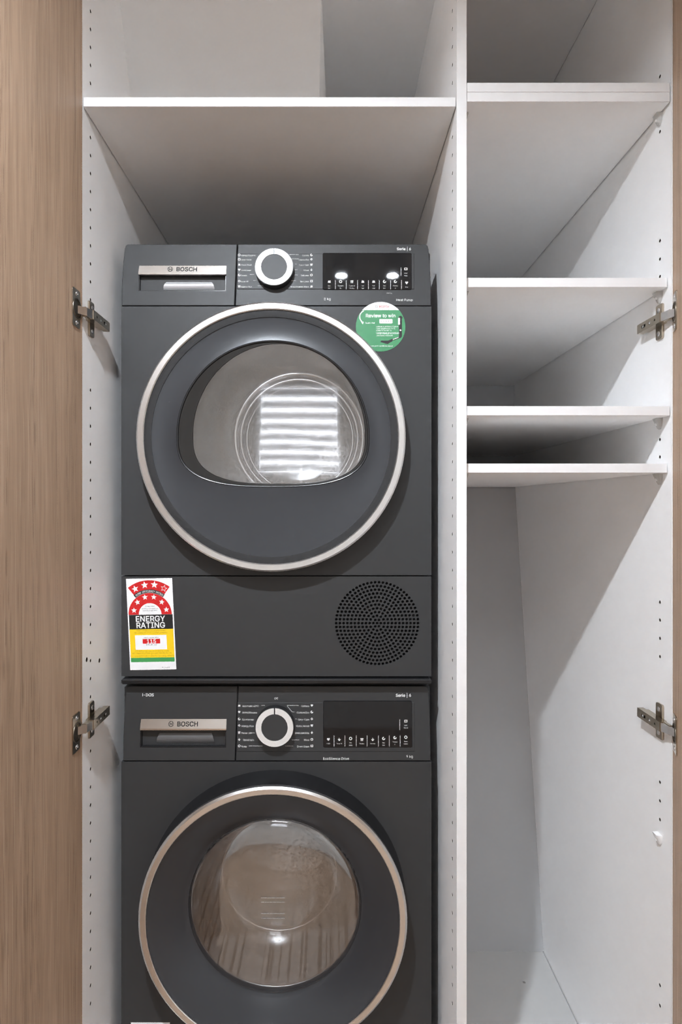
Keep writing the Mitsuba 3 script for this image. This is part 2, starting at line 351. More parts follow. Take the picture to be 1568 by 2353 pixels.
# hinges (each: mounting plate, arm, link, cup plate, cup, screws)
def hinge(wall_x, sgn, z, door_x, swing, lab):
    """sgn +1: fixed to a wall whose bay lies at larger x. flip: -1 the link bends down"""
    h = num(cup + '__hinge'); labels[h] = {'label': lab}
    w = lambda a, b: (wall_x + sgn * a, wall_x + sgn * b) if sgn > 0 else (wall_x + sgn * b, wall_x + sgn * a)
    yc = YH - .003
    mp = []
    for s in (-1, 1):                                        # wings above and below the arm
        g = rrect(yc - .010, yc + .012, *( (z + .004, z + .031) if s > 0 else (z - .031, z - .004)), .004)
        e = plate(g, 0, .0035, .0008)
        M = np.array([[0, 0, sgn, wall_x], [1, 0, 0, 0], [0, 1, 0, 0], [0, 0, 0, 1.]]); e.apply_transform(M)
        if np.linalg.det(M[:3, :3]) < 0: e.invert()
        mp.append(e)
    xa, xb = w(0, .008); mp.append(bx(xa, xb, yc - .020, yc + .042, z - .0075, z + .0075, .001))
    obj('mounting_plate', cat(*mp), 'nickel', h, smooth=25)
    for s in (-1, 1):
        sc = lathe([(0, .0016), (.0028, .0016), (.0042, .0006), (.0046, 0), (0, 0)], 20)
        M = np.array([[0, 0, sgn, wall_x + sgn * .0035], [1, 0, 0, yc + .002], [0, 1, 0, z + s * .0205], [0, 0, 0, 1.]]); sc.apply_transform(M)
        if np.linalg.det(M[:3, :3]) < 0: sc.invert()
        obj('screw', sc, 'steel', h, smooth=40)
    # arm: a channel with side cheeks
    xa, xb = w(.0155, .0175); xc, xd = w(.006, .0175)
    top = ext(sbox(yc - .028, z - .0075, yc + .050, z + .0075).difference(unary_union([Point(yc + .006, z).buffer(.0032), rrect(yc + .020, yc + .034, z - .0026, z + .0026, .002), Point(yc - .012, z).buffer(.002)])), 0, .0018)
    M = np.array([[0, 0, 1, min(xa, xb)], [1, 0, 0, 0], [0, 1, 0, 0], [0, 0, 0, 1.]]); top.apply_transform(M)
    cheeks = [bx(min(xc, xd), max(xc, xd), yc - .028, yc + .050, z + s * .0075 - .0008, z + s * .0075 + .0008, .0003) for s in (-1, 1)]
    obj('arm', cat(top, *cheeks, bx(min(xc, xd), max(xc, xd), yc + .0485, yc + .050, z - .0075, z + .0075)), 'nickel', h)
    obj('arm_core', bx(*w(.008, .0145), yc - .026, yc + .046, z - .0062, z + .0062, .001), 'nickel_dark', h)
    for yy, r in ((yc + .006, .0028), (yc + .030, .0030)):
        sc = lathe([(0, .0008), (.0012, .0004), (.0016, .0014), (r, .0012), (r, 0), (0, 0)], 20)
        M = np.array([[0, 0, sgn, wall_x + sgn * .0160], [1, 0, 0, yy], [0, 1, 0, z], [0, 0, 0, 1.]]); sc.apply_transform(M)
        if np.linalg.det(M[:3, :3]) < 0: sc.invert()
        obj('screw', sc, 'steel', h, smooth=40)
    # link from the arm to the cup
    yd = YF - .0265
    pe = trimesh.transform_points([[door_x + sgn * .001, yd + .004, z]], trimesh.transformations.rotation_matrix(math.radians(swing), [0, 0, 1], [door_x, YF - .0015, 0]))[0]
    q = []
    for (xx, yy, hw) in ((wall_x + sgn * .0165, yc - .024, .0072), (wall_x + sgn * .0120, YF - .010, .0070), (pe[0], pe[1], .0066)):
        q.append((xx, yy, hw))
    lk = []
    for (a, b) in zip(q[:-1], q[1:]):
        p = []
        for (xx, yy, hw) in (a, b):
            for dz in (-hw, hw):
                p += [(xx, yy, z + dz), (xx - sgn * .004, yy + .003, z + dz)]
        lk.append(hull(p))
    obj('link', cat(*lk), 'steel', h)
    pin = bx(*w(.004, .011), YF - .012, YF + .012, z - .0082, z + .0082, .001)
    obj('pivot', pin, 'nickel', h)
    # cup plate on the door
    zc = z
    g = rrect(-.013, .0165, -.0315, .0315, .004).union(Point(.004, 0).buffer(.0205)).intersection(sbox(-.013, -.05, .05, .05)).difference(Point(.004, 0).buffer(.0145))
    e = ext(g, 0, .0016)
    M = np.array([[0, 0, sgn, door_x], [1, 0, 0, yd - .005], [0, 1, 0, zc], [0, 0, 0, 1.]]); e.apply_transform(M)
    if np.linalg.det(M[:3, :3]) < 0: e.invert()
    obj('cup_plate', swung(e, door_x, swing), 'nickel', h)
    c = lathe([(.0150, .0025), (.0165, .0025), (.0168, .0016), (.0145, .0016), (.0135, .0006), (0, .0004)], 40)
    M2 = M.copy(); M2[1, 3] += .004; c.apply_transform(M2)
    if np.linalg.det(M2[:3, :3]) < 0: c.invert()
    obj('cup', swung(c, door_x, swing), 'nickel_dark', h, smooth=30)
    for s in (-1, 1):
        sc = lathe([(0, .0008), (.0014, .0004), (.0018, .0016), (.0038, .0010), (.0042, 0), (0, 0)], 20)
        M3 = M.copy(); M3[:3, 3] = (door_x + sgn * .0016, yd - .002, zc + s * .0240); sc.apply_transform(M3)
        if np.linalg.det(M3[:3, :3]) < 0: sc.invert()
        obj('screw', swung(sc, door_x, swing), 'steel', h, smooth=40)
hinge(LX + .0002, 1, Z(735, YH), DLX, 0, 'upper metal hinge on the left wall')
hinge(LX + .0002, 1, Z(1652, YH), DLX, 0, 'lower metal hinge on the left wall')
hinge(RX - .0002, -1, Z(741, YH), DRX, SWING, 'upper metal hinge on the right wall')
hinge(RX - .0002, -1, Z(1656, YH), DRX, SWING, 'lower metal hinge on the right wall')

# ------------------------------------------------------------------ appliances
AX0, AX1 = X(279, YA), X(992, YA)
ZDT, ZDB = Z(563, YA), Z(1554, YA)                          # dryer top and bottom
ZWT, ZWB = Z(1576, YA), ZB + .014
DEPTH = .58
FB = Frame(YA)                                              # the plane of both front panels

def d_outline(cx, cy, a, b_up, b_dn, n_up=2.0, n_dn=2.9, N=120):
    p = []
    for k in range(N):
        t = 2 * math.pi * k / N; c, s = math.cos(t), math.sin(t)
        n, b = (n_up, b_up) if s >= 0 else (n_dn, b_dn)
        p.append((cx + a * math.copysign(abs(c) ** (2 / n), c), cy + b * math.copysign(abs(s) ** (2 / n), s)))
    return np.array(p)

def loft(rings, close_end=False):
    """rings: list of (N,3) arrays with equal N"""
    N = len(rings[0]); v = np.vstack(rings); f = []
    for i in range(len(rings) - 1):
        for k in range(N):
            a, b, c, d = i * N + k, i * N + (k + 1) % N, (i + 1) * N + (k + 1) % N, (i + 1) * N + k
            f += [(a, b, c), (a, c, d)]
    if close_end:
        v = np.vstack([v, rings[-1].mean(0)]); e = len(v) - 1; o = (len(rings) - 1) * N
        f += [(o + k, o + (k + 1) % N, e) for k in range(N)]
    return trimesh.Trimesh(v, f, process=False)

def ringp(xy, w): return np.c_[xy, np.full(len(xy), w)]

def shellbody(z0, z1, hole_c, hole_r, chamfer=.006):
    b = man(bx(AX0, AX1, YA + .0130, YA + DEPTH, z0, z1, chamfer))
    cav = trimesh.creation.cylinder(hole_r, .5, sections=96); cav.apply_transform(trimesh.transformations.rotation_matrix(math.pi / 2, [1, 0, 0]))
    cav.apply_translation((hole_c[0], YA + .22, EYE + hole_c[1]))
    return tri(b - man(cav))

def dial(parent, FP, cx, cy, r_out, r_in, prot, name='program_dial'):
    c = FP.at(cx, cy, prot)
    k = obj(name, FP.put(shift(lathe([(0, prot - .0005), (r_in, prot - .0005), (r_in, prot - .002), (r_out + .001, prot - .002), (r_out + .0018, .0), (0, 0)], 72), (c[0], c[1], 0))), 'black_plastic', parent, smooth=30)
    gap = sbox(-.0011, r_in - .002, .0011, r_out + .01)
    rp = Point(0, 0).buffer(r_out, quad_segs=24).difference(Point(0, 0).buffer(r_in, quad_segs=24)).difference(gap)
    obj('ring', FP.put(shift(ext(rp, prot - .002, prot + .0006), (c[0], c[1], 0))), 'silver_paint', k, label='silver ring with a notch at the top')
    obj('face', FP.put(shift(plate(Point(0, 0).buffer(r_in - .0003, quad_segs=24), prot - .003, prot, .0006), (c[0], c[1], 0))), 'anthracite', k)
    return k

def icon(kind, c, s, w):
    """small printed programme symbols"""
    P = Point(0, 0)
    g = {0: P.buffer(.5, quad_segs=5).difference(P.buffer(.28, quad_segs=5)),
         1: sbox(-.5, -.4, .5, .4).difference(sbox(-.28, -.2, .28, .2)),
         2: Polygon([(-.5, -.4), (.5, -.4), (.3, .45), (.05, .1), (-.2, .45)]),
         3: Polygon([(0, -.5), (.5, .1), (.3, .5), (0, .25), (-.3, .5), (-.5, .1)]),
         4: P.buffer(.5, quad_segs=5).difference(Polygon([(0, 0), (.6, .1), (.5, .6), (.1, .6)])).difference(P.buffer(.2)),
         5: Polygon([(0, .5), (.5, 0), (0, -.5), (-.5, 0)]).difference(Polygon([(0, .25), (.25, 0), (0, -.25), (-.25, 0)])),
         6: unary_union([sbox(-.5, .1, .5, .35), sbox(-.35, -.5, -.1, .1), sbox(.1, -.5, .35, .1)]),
         7: unary_union([sbox(-.09, -.45, .09, .5), Polygon([(-.5, 0), (-.3, .1), (0, -.25), (.3, .1), (.5, 0), (0, -.55)])])}[kind % 8]
    return shift(ext(affinity.scale(g, s, s, origin=(0, 0)), w, w + .0003), (c[0], c[1], 0))

def line(FP, a, b, th, w):
    p, q = FP.at(*a, w), FP.at(*b, w)
    from shapely.geometry import LineString
    return ext(LineString([p, q]).buffer(th / 2, cap_style=2), w, w + .0003)

def panel(parent, FP, yt, yb, xs, x_split, band, disp, dialspec, brand, mains, texts, keys, trim, recess, scoop_px, fmt):
    """control panel, drawer, display and all print of one appliance. xs = (x top left, x top right, x bottom left, x bottom right) in photo pixels"""
    tl, tr, bl, br = xs
    xt, xb = x_split
    a = FP.at
    # right part of the panel
    H = yb - yt
    bow = lambda t, e0, e1: e1 + (e0 - e1) * (1 - t) ** 2.2           # side edge: bows in towards the top
    right = Polygon([a(xt + 1.0, yt)] + [a(tr - 7 + 7 * math.sin(q), yt + 7 - 7 * math.cos(q)) for q in np.radians(np.linspace(0, 80, 6))]
                    + [a(bow(t, tr, br), yt + t * H) for t in np.linspace(.07, 1, 12)] + [a(xb + 1.0, yb)])
    cp = obj('control_panel', FP.put(plate(right, -.03, .0, .0012)), 'anthracite', parent)
    b0, b1 = band
    obj('fascia_band', FP.put(plate(FP.rect(545, b0, disp[2] + 6, b1), -.002, .0011, .0009)), 'anthracite', cp)
    # drawer at the left with its finger recess
    left = Polygon([a(xt - 1.0, yt)] + [a(tl + 7 - 7 * math.sin(q), yt + 7 - 7 * math.cos(q)) for q in np.radians(np.linspace(0, 80, 6))]
                   + [a(bow(t, tl, bl), yt + t * H) for t in np.linspace(.07, 1, 12)] + [a(xb - 1.0, yb)])
    dm = man(plate(left, -.045, .0, .0012)) - man(ext(FP.rect(*recess), -.036, .01))
    dk = obj('drawer', FP.put(tri(dm)), 'anthracite', parent, label='drawer front with a finger recess')
    obj('recess_liner', FP.put(tri(man(ext(FP.rect(recess[0] + .3, recess[1] + .3, recess[2] - .3, recess[3] - .3), -.0358, -.0006)) - man(ext(FP.rect(recess[0] + 2, recess[1] + 2, recess[2] - 2, recess[3] - 2), -.034, .01)))), 'black_plastic', dk)
    # scoop inside the recess: a curved tongue catching the light
    s0, s1 = a(scoop_px[0], scoop_px[3]), a(scoop_px[1], scoop_px[2])
    N = 14; rows = []
    for k in range(N + 1):
        t = k / N
        v = s0[1] + (s1[1] - s0[1]) * t; w = -.020 + .013 * math.sin(math.pi * (.15 + .75 * t))
        ins = .010 * t ** 2
        rows.append([(s0[0] + ins, v, w), (s1[0] - ins, v, w)])
    sv = np.array(rows).reshape(-1, 3); sf = []
    for k in range(N): sf += [(2 * k, 2 * k + 1, 2 * k + 3), (2 * k, 2 * k + 3, 2 * k + 2)]
    obj('finger_scoop', FP.put(trimesh.Trimesh(sv, sf, process=False)), fmt['scoop'], dk, smooth=True)
    # metal grip strip
    p0, p1 = a(trim[0], trim[3]), a(trim[2], trim[1])
    tm = hull([(p0[0], p0[1], -.004), (p1[0], p0[1], -.004), (p0[0], p0[1], .0030), (p1[0], p0[1], .0030), (p0[0], p0[1] + .003, .0036), (p1[0], p0[1] + .003, .0036),
               (p0[0] + .001, p1[1], -.001), (p1[0], p1[1], -.001), (p0[0] + .001, p1[1], .0008), (p1[0], p1[1], .0008)])
    gk = obj('grip_strip', FP.put(tm), 'brushed_trim', dk, smooth=20, label='brushed metal grip strip with the maker name')
    hb = .0085
    bt = [text('BOSCH', hb, .0004, True, 'c', (a(brand[0] + 12, brand[1])[0], 0), 0)]
    ring = Point(0, 0).buffer(.0052, quad_segs=8).difference(Point(0, 0).buffer(.0044, quad_segs=8))
    arm = unary_union([sbox(-.0027, -.0032, -.0017, .0032), sbox(.0017, -.0032, .0027, .0032), sbox(-.002, -.0006, .002, .0006)])
    bt.append(shift(ext(unary_union([ring, arm]), 0, .0004), (a(brand[0] - 26, brand[1])[0], hb / 2, 0)))
    bm = cat(*bt)
    dyv, dwv = p1[1] - (p0[1] + .003), .0008 - .0036                    # lay the letters on the sloping face of the strip
    ang = math.atan2(dwv, dyv)
    R = trimesh.transformations.rotation_matrix(ang, [1, 0, 0]); bm.apply_transform(R)
    mid = .5 * (p0[1] + .003 + p1[1]); bm.apply_translation((0, mid - hb / 2, .0022 + .0002 - (-hb / 2) * 0 - math.sin(ang) * hb / 2))
    obj('lettering', FP.put(bm), 'print_black', gk)
    # display
    dr_ = FP.rect(*disp, .003)
    dsp = obj('display', FP.put(plate(dr_, -.002, .0022, .0007)), 'black_glass', parent, label='glossy black touch display')
    W = .0023
    dt = []
    for (kx, ky, ttl, ic) in keys:
        rows = ttl.split('|')
        for j, r_ in enumerate(rows): dt.append(text(r_, .0018, .0003, False, 'c', a(kx, ky + 9.8 + j * 5.6, W), W, .95))
        dt.append(icon(ic, a(kx, ky - 1, W), .0060, W))
    y0k, y1k = fmt['bars']
    for xk in fmt['barx']: dt.append(line(FP, (xk, y0k), (xk, y1k), .0007, W))
    dt.append(line(FP, fmt['bar2'][0], fmt['bar2'][1], .0007, W))
    obj('lettering', FP.put(cat(*dt)), 'print_white', dsp)
    # program print
    w = .0012
    for (tx, ty, t_, h, al) in texts: obj('program_label', FP.put(text(t_, h, .0003, False, al, a(tx, ty, w), w)), 'print_white', cp)
    for (p, q) in fmt['leads']: obj('pointer_line', FP.put(line(FP, p, q, .0005, w)), 'print_white', cp)
    for (kx, ky, ic) in fmt['icons']: obj('program_symbol', FP.put(icon(ic, a(kx, ky, w), .0050, w)), 'print_white', cp)
    mt = [text(s, h, .0003, b, al, a(tx, ty, .0001), .0001) for (tx, ty, s, h, al, b) in mains]
    obj('model_lettering', FP.put(cat(*mt)), 'print_white', cp)
    dial(parent, FP, *dialspec)

# ---- dryer
dry = thing('tumble_dryer', 'anthracite tumble dryer stacked on top of the washing machine', 'dryer')
FD = Frame(1.165)                                           # front plane of the dryer door
dc = np.array([X(623, 1.165), (CY - 1004) * 1.165 / F]); DR = 309.5 * 1.165 / F
ZP = Z(702.5, YA); ZL = Z(1323, YA)
obj('body', shellbody(ZDB, ZDT - .004, dc, .222), 'anthracite', dry)
front = ext(sbox(AX0, Z(1321.6, YA) - EYE, AX1, Z(704.2, YA) - EYE).difference(Point(*dc).buffer(.225, quad_segs=32)), -.0129, .0)
obj('front_panel', FB.put(front), 'anthracite', dry)
FPD = Frame(YA, ZP, 3.0)
D_keys = [(757, 648, 'Iron|Dry', 2), (783, 648, 'Cupboard|Dry', 0), (809, 648, 'Cupboard|Dry Plus', 6), (834, 648, 'Low|Heat', 2), (859, 648, 'Half|Load', 2), (884, 648, 'Easy|Iron', 4), (909, 648, 'Finished|in', 4), (935, 651, 'Mute', 3), (933, 619, 'Start/|Pause', 1)]
ly = [586, 596, 608, 620, 632, 646, 658]
L = ['Allergy/Hygiene', 'Wool Finish', 'Smart Finish', 'Sportswear', 'Towels', "Super 40'", 'Hygiene Plus']
R_ = ['Cottons', 'Cottons Eco', 'Easy-Care', 'Mixed', 'Delicates', 'Bed Linen', 'Timed Program Warm']
tx = [(555 + (0 if i < 4 else -2), y + 2.5, s, .0026, 'l') for i, (y, s) in enumerate(zip(ly, L))] + [(710, y + 2.5, s, .0026, 'r') for y, s in zip(ly, R_)]
fm = dict(scoop='scoop_silver', bars=(644, 665), barx=[771, 796, 822, 847, 872, 898, 923], bar2=((922, 615), (922, 634)),
          leads=[((664, 585), (687, 585)), ((670, 595), (687, 595)), ((678, 607), (682, 607)), ((678, 620), (684, 620)), ((677, 632), (684, 632)), ((669, 645), (680, 645)), ((574, 631), (584, 631)), ((582, 645), (590, 645)), ((590, 657), (605, 657))],
          icons=[(550, y, i) for i, y in enumerate(ly)] + [(716, y, i + 4) for i, y in enumerate(ly)])
panel(dry, FPD, 561, 702.3, (288, 984, 279.5, 991), (546, 540), (583, 665), (742, 582, 946, 666), (630, 613, .0355, .0248, .018), (418, 622),
      [(945, 575, 'Serie | 6', .0052, 'r', True), (745, 690, '8 kg', .0048, 'l', False), (949, 692, 'Heat Pump', .0046, 'r', False), (895, 675, '3h/8 min', .0018, 'c', False)],
      tx, D_keys, (319, 611, 521, 632), (318, 630, 520, 669), (372, 492, 637, 664), fm)
# door
lip = lathe([(.2235, -.06), (.2235, -.002), (DR - .012, .0), (DR - .001, .0), (DR, -.004), (DR - .002, -.0385)], 160)
dd = obj('door', FD.put(shift(lip, (dc[0], dc[1], 0))), 'black_plastic', dry, smooth=30)
rg = lathe([(DR - .0142, -.002), (DR - .0142, .0022), (DR - .0125, .0042), (DR - .003, .0042), (DR, .0012), (DR, -.006), (DR - .0142, -.006), (DR - .0142, -.002)], 200)
obj('ring_trim', FD.put(shift(rg, (dc[0], dc[1], 0))), 'satin_silver', dd, smooth=35, label='satin silver ring')
wc = FD.at(627, 1000, -.002)
KA = 1.165 / F
outer = d_outline(wc[0], wc[1], 223 * KA, 220 * KA, 119 * KA)
facep = Point(*dc).buffer(DR - .0146, quad_segs=48).difference(Polygon(outer))
# dished face: a ring of triangles from the trim to the window opening
inner_r = ringp(outer, -.006)
ang = np.arctan2(outer[:, 1] - dc[1], outer[:, 0] - dc[0])
rim_r = np.c_[dc[0] + (DR - .0146) * np.cos(ang), dc[1] + (DR - .0146) * np.sin(ang), np.full(len(outer), -.001)]
mid1 = rim_r * .5 + inner_r * .5 - [0, 0, .003]
obj('face', FD.put(loft([rim_r, rim_r * .8 + inner_r * .2 - [0, 0, .0018], mid1, rim_r * .2 + inner_r * .8 - [0, 0, .0022], inner_r])), 'anthracite_gloss', dd, smooth=40)
g2 = np.c_[wc[0] + 14 * KA + (outer[:, 0] - wc[0]) * .893, wc[1] + 2 * KA + (outer[:, 1] - wc[1]) * .955]
def clear(k): return g2.mean(0) + (g2 - g2.mean(0)) * k
def scaled(k, sy=1.0, dx=0, dy=0): return np.c_[wc[0] + (outer[:, 0] - wc[0]) * k + dx, wc[1] + (outer[:, 1] - wc[1]) * k * sy + dy]
obj('window_frame', FD.put(loft([ringp(scaled(1.003), -.0065), ringp(scaled(.995), -.0040), ringp(scaled(.984), -.0045), ringp(scaled(.978), -.0075)])), 'black_plastic', dd, smooth=40)
obj('tinted_border', FD.put(loft([ringp(scaled(.979), -.0073), ringp(clear(1.004), -.0073), ringp(clear(1.0), -.0080), ringp(clear(.985), -.030)])), 'border_glass', dd, smooth=30, label='dark tinted border of the door glass')
N = len(outer); gl = []
for k in np.linspace(.998, .05, 14): gl.append(ringp(clear(k), -.0078 + .0008 * (1 - k * k)))
obj('glass', FD.put(loft(gl, True)), 'door_glass', dd, smooth=True, label='tinted D-shaped door glass')
bc = FD.at(688, 1006, -.075)
th = np.arctan2(outer[:, 1] - wc[1], outer[:, 0] - wc[0])
circ = lambda r: np.c_[bc[0] + r * np.cos(th), bc[1] + r * np.sin(th)]
bw = []
for t, rr, wv in ((0, .130, -.030), (.10, .130, -.036), (.35, .132, -.052), (.62, .133, -.066), (.85, .132, -.074), (1, .128, -.079), (1, .122, -.078), (1, .116, -.084), (1, .110, -.100), (1, .100, -.122), (1, .080, -.134), (1, .045, -.139), (1, .012, -.140)):
    bw.append(ringp(clear(.985) * (1 - t) + circ(rr) * t, wv))
obj('inner_bowl', FD.put(loft(bw, True)), 'bowl_glass', dd, smooth=True)
def bead(FR, c, r, w, th_):
    m = lathe([(r + th_ * math.cos(a), w + th_ * math.sin(a)) for a in np.linspace(0, 2 * math.pi, 9)], 120)
    return FR.put(shift(m, (c[0], c[1], 0)))
for r_, w_, t_ in ((.1265, -.0755, .0048), (.1160, -.0815, .0030), (.1070, -.101, .0026)):
    obj('bowl_ridge', bead(FD, bc, r_, w_, t_), 'ridge_glass', dd, smooth=True)
# drum
def drum(parent, FR, c, r, w0, w1):
    d = lathe([(r, w0), (r, w1 + .03), (r - .03, w1), (.05, w1 - .01), (0, w1 - .01)], 120)
    k = obj('drum', FR.put(shift(d, (c[0], c[1], 0))), 'drum_steel', parent, smooth=30)
    return k
def drum_fn(p, n, uv):
    a, b, c = voronoi(p.x * 95, p.z * 95)
    return mix((0.10, 0.10, 0.10), (0.62, 0.61, 0.60), smoothstep(0.22, 0.34, a))
scene['drum_steel'] = pr(mikit.proc(drum_fn), 0.3, metal=0.7)
dk = drum(dry, FB, dc, .2215, -.02, -.42)
YR = YA + .40
hc = np.array([X(692, YR), (CY - 1026) * YR / F])
obj('hub_ring', bead(FB, hc, .040, -.40, .0045), 'steel', dk, smooth=True)
for k in range(3):
    q = bx(-.006, .006, -.002, .004, .040, .105, .002); q.apply_transform(trimesh.transformations.rotation_matrix(math.radians(60 + 120 * k), [0, 1, 0]))
    obj('hub_spoke', shift(q, (hc[0], YR, EYE + hc[1])), 'steel', dk)
YV = YA + .30
vc = np.array([X(772, YV), (CY - 1068) * YV / F]); vr = 46 * YV / F
vh = [Point(vc[0] + .0105 * (i + .5 * (j % 2)), vc[1] + .0091 * j).buffer(.0042, quad_segs=2) for i in range(-6, 7) for j in range(-6, 7)]
obj('honeycomb_vent', shift(FB.put(ext(Point(*vc).buffer(vr, quad_segs=16).difference(unary_union(vh)), 0, .004)), (0, .30, 0)), 'steel', dk)
# lower panel with the vent
low = sbox(AX0 + .0004, ZDB - EYE, AX1 - .0004, Z(1324.6, YA) - EYE)
gc = FB.at(867, 1432); GR = 97.0 * YA / F
lowp = low.difference(Point(*gc).buffer(GR + .0025, quad_segs=32))
lp = obj('lower_panel', FB.put(cat(ext(lowp, -.0129, .0006))), 'anthracite', dry)
holes = [Point(*gc).buffer(.0027, quad_segs=3)]
for k in range(1, 12):
    for j in range(6 * k):
        t = 2 * math.pi * j / (6 * k) + math.pi / 6 * 0
        holes.append(Point(gc[0] + GR * k / 11.35 * math.cos(t), gc[1] + GR * k / 11.35 * math.sin(t)).buffer(.00275, quad_segs=3))
gp = Point(*gc).buffer(GR + .0025, quad_segs=32).difference(unary_union(holes))
obj('vent_grille', FB.put(ext(gp, -.004, .0003)), 'anthracite', lp)
obj('vent_backing', FB.put(shift(trimesh.creation.cylinder(GR + .004, .001, sections=48), (gc[0], gc[1], -.0115))), 'black_matte', lp)

# stickers on the dryer
def star(cx, cy, r, rot=0):
    p = []
    for k in range(10):
        a = math.pi / 2 + k * math.pi / 5 + rot; q = r if k % 2 == 0 else r * .42
        p.append((cx + q * math.cos(a), cy + q * math.sin(a)))
    return Polygon(p)
def sector(cx, cy, r0, r1, a0, a1, n=32):
    t = np.radians(np.linspace(a0, a1, n))
    return Polygon(np.vstack([np.c_[cx + r1 * np.cos(t), cy + r1 * np.sin(t)], np.c_[cx + r0 * np.cos(t[::-1]), cy + r0 * np.sin(t[::-1])]]))
K = .0886 / 1085
s0 = FB.at(290, 1330)
SM = np.array([[K, -K * .0466, 0, s0[0]], [K * .018, K, 0, s0[1]], [0, 0, 1, 0], [0, 0, 0, 1.]])
def S(m):
    m = m.copy(); m.apply_transform(SM); return FB.put(m)
fl = lambda x, y: (x, -y)
st = obj('energy_sticker', S(ext(sbox(0, -2145, 1085, 0), .0006, .0010)), 'paper_white', dry, label='white energy rating sticker with red stars')
lv = lambda g, i: S(ext(g, .0010 + .00012 * i, .0010 + .00012 * (i + 1)))
cxs, cys = 531, -848
fan = sector(cxs, cys, 575, 806, 53, 128)
dome = sector(cxs, cys, 268, 508, 0, 180)
stars = [star(205, -240, 88, .3), star(430, -155, 92, .1), star(660, -150, 92, -.1)]
dstars = [star(155, -745, 72), star(245, -555, 72, .2), star(425, -440, 72, .1), star(635, -440, 72, -.1), star(815, -560, 72, -.2), star(915, -740, 72)]
hs = star(880, -240, 88, -.3).difference(star(880, -240, 62, -.3))
obj('red_fan', lv(fan.difference(unary_union(stars + [hs])), 0), 'paper_red', st)
obj('red_dome', lv(dome.difference(unary_union(dstars)), 0), 'paper_red', st)
obj('black_arc', lv(sector(cxs, cys, 512, 590, 52, 129), 1), 'print_black', st)
obj('black_bar', lv(sbox(30, -1190, 1055, -850), 0), 'print_black', st)
obj('small_lettering', cat(*[S(text(s_, 26, .00012, False, 'c', (531, y), .0011)) for s_, y in (('Energy rating', -665), ('A joint government and', -720), ('industry programme', -765))],
    S(text('Energy consumption', 26, .00012, False, 'c', (531, -1400), .0013)), S(text('kWh per year', 30, .00012, False, 'c', (531, -1570), .0013)),
    S(text('IEC 61121', 26, .00012, False, 'r', (935, -2110), .0011))), 'print_black', st)
obj('yellow_print', lv(sbox(30, -1860, 1055, -1190), 0), 'paper_yellow', st)
obj('green_print', lv(sbox(30, -1960, 1055, -1860), 0), 'paper_green', st)
arc = []
word = 'A joint government program'
word = 'SUPER EFFICIENCY RATING'
for i, ch in enumerate(word):
    if ch == ' ': continue
    a = 124 - i * (68 / (len(word) - 1)); m = text(ch, 44, .00012, False, 'c', (0, -22), 0)
    m.apply_transform(trimesh.transformations.rotation_matrix(math.radians(a - 90), [0, 0, 1]))
    m.apply_translation((cxs + 551 * math.cos(math.radians(a)), cys + 551 * math.sin(math.radians(a)), .00126)); arc.append(S(m))
obj('white_box', lv(sbox(150, -1670, 890, -1330), 1), 'paper_white', st)
obj('white_lettering', cat(*arc, S(text('ENERGY', 128, .0002, True, 'c', (531, -1010), .0011)), S(text('RATING', 128, .0002, True, 'c', (531, -1160), .0011))), 'paper_white', st)
# keep the red bar in front of the white box
obj('bar_print', cat(lv(sbox(325, -1530, 735, -1420), 2)), 'paper_red', st)
obj('number_print', S(text('115', 88, .0002, True, 'c', (531, -1520), .00136)), 'paper_white', st)
obj('ochre_lettering', cat(*[S(text(s_, 34, .00012, False, 'c', (531, y), .00112)) for s_, y in (('When tested in accordance with', -1240), ('the standard on the cotton program', -1290), ('Actual energy use and running costs', -1720), ('will depend on how you use the appliance', -1770), ('For more information refer to the rating website', -1835))]), 'print_ochre', st)

gcs = FB.at(875, 751); g0 = KA * 57 * YA / 1.165
gs = obj('promotion_sticker', FB.put(shift(ext(Point(0, 0).buffer(g0, quad_segs=24), .0004, .0008), (gcs[0], gcs[1], 0))), 'sticker_green', dry, label='round green sticker with a white cap reading Review to win')
gw = lambda g, i=0: FB.put(shift(ext(affinity.scale(g, g0, g0, origin=(0, 0)), .0008 + .00012 * i, .0008 + .00012 * (i + 1)), (gcs[0], gcs[1], 0)))
GT = lambda s, h, al, x, y, b=False: FB.put(shift(text(s, h * g0, .00014, b, al, (x * g0, y * g0), .0008), (gcs[0], gcs[1], 0)))
capp = Point(0, 0).buffer(1, quad_segs=24).intersection(sbox(-1, .67, 1, 1))
pill = rrect(-.05, .48, .13, .31, .04)
arrow = sector(-.58, .40, .24, .28, 110, 230).union(Polygon([(-.80, .20), (-.68, .20), (-.72, .10)]))
obj('white_cap', gw(capp), 'paper_white', gs)
obj('white_pill', gw(pill), 'paper_white', gs)
obj('white_lettering', cat(gw(arrow), GT('Review to win', .135, 'c', 0, .38, True), GT('Scan me', .07, 'l', -.62, .12), *[GT(s, .06, 'l', -.17, y) for s, y in (('Leave a review of your', -.02), ('new appliance for a', -.10), ('chance to win a', -.18), ('cordless vacuum', -.38))], GT('Unlimited promotion', .07, 'l', -.17, -.29, True), GT('Terms and conditions apply', .055, 'c', 0, -.80)), 'paper_white', gs)
obj('red_lettering', GT('BOSCH', .085, 'l', -.06, .765, True), 'print_red', gs)
obj('grey_stars', cat(gw(Point(-.17, .81).buffer(.055, quad_segs=6).difference(Point(-.17, .81).buffer(.035, quad_segs=6)), 1), *[gw(star(.02 + .1 * i, .22, .04), 1) for i in range(5)]), 'print_grey', gs)
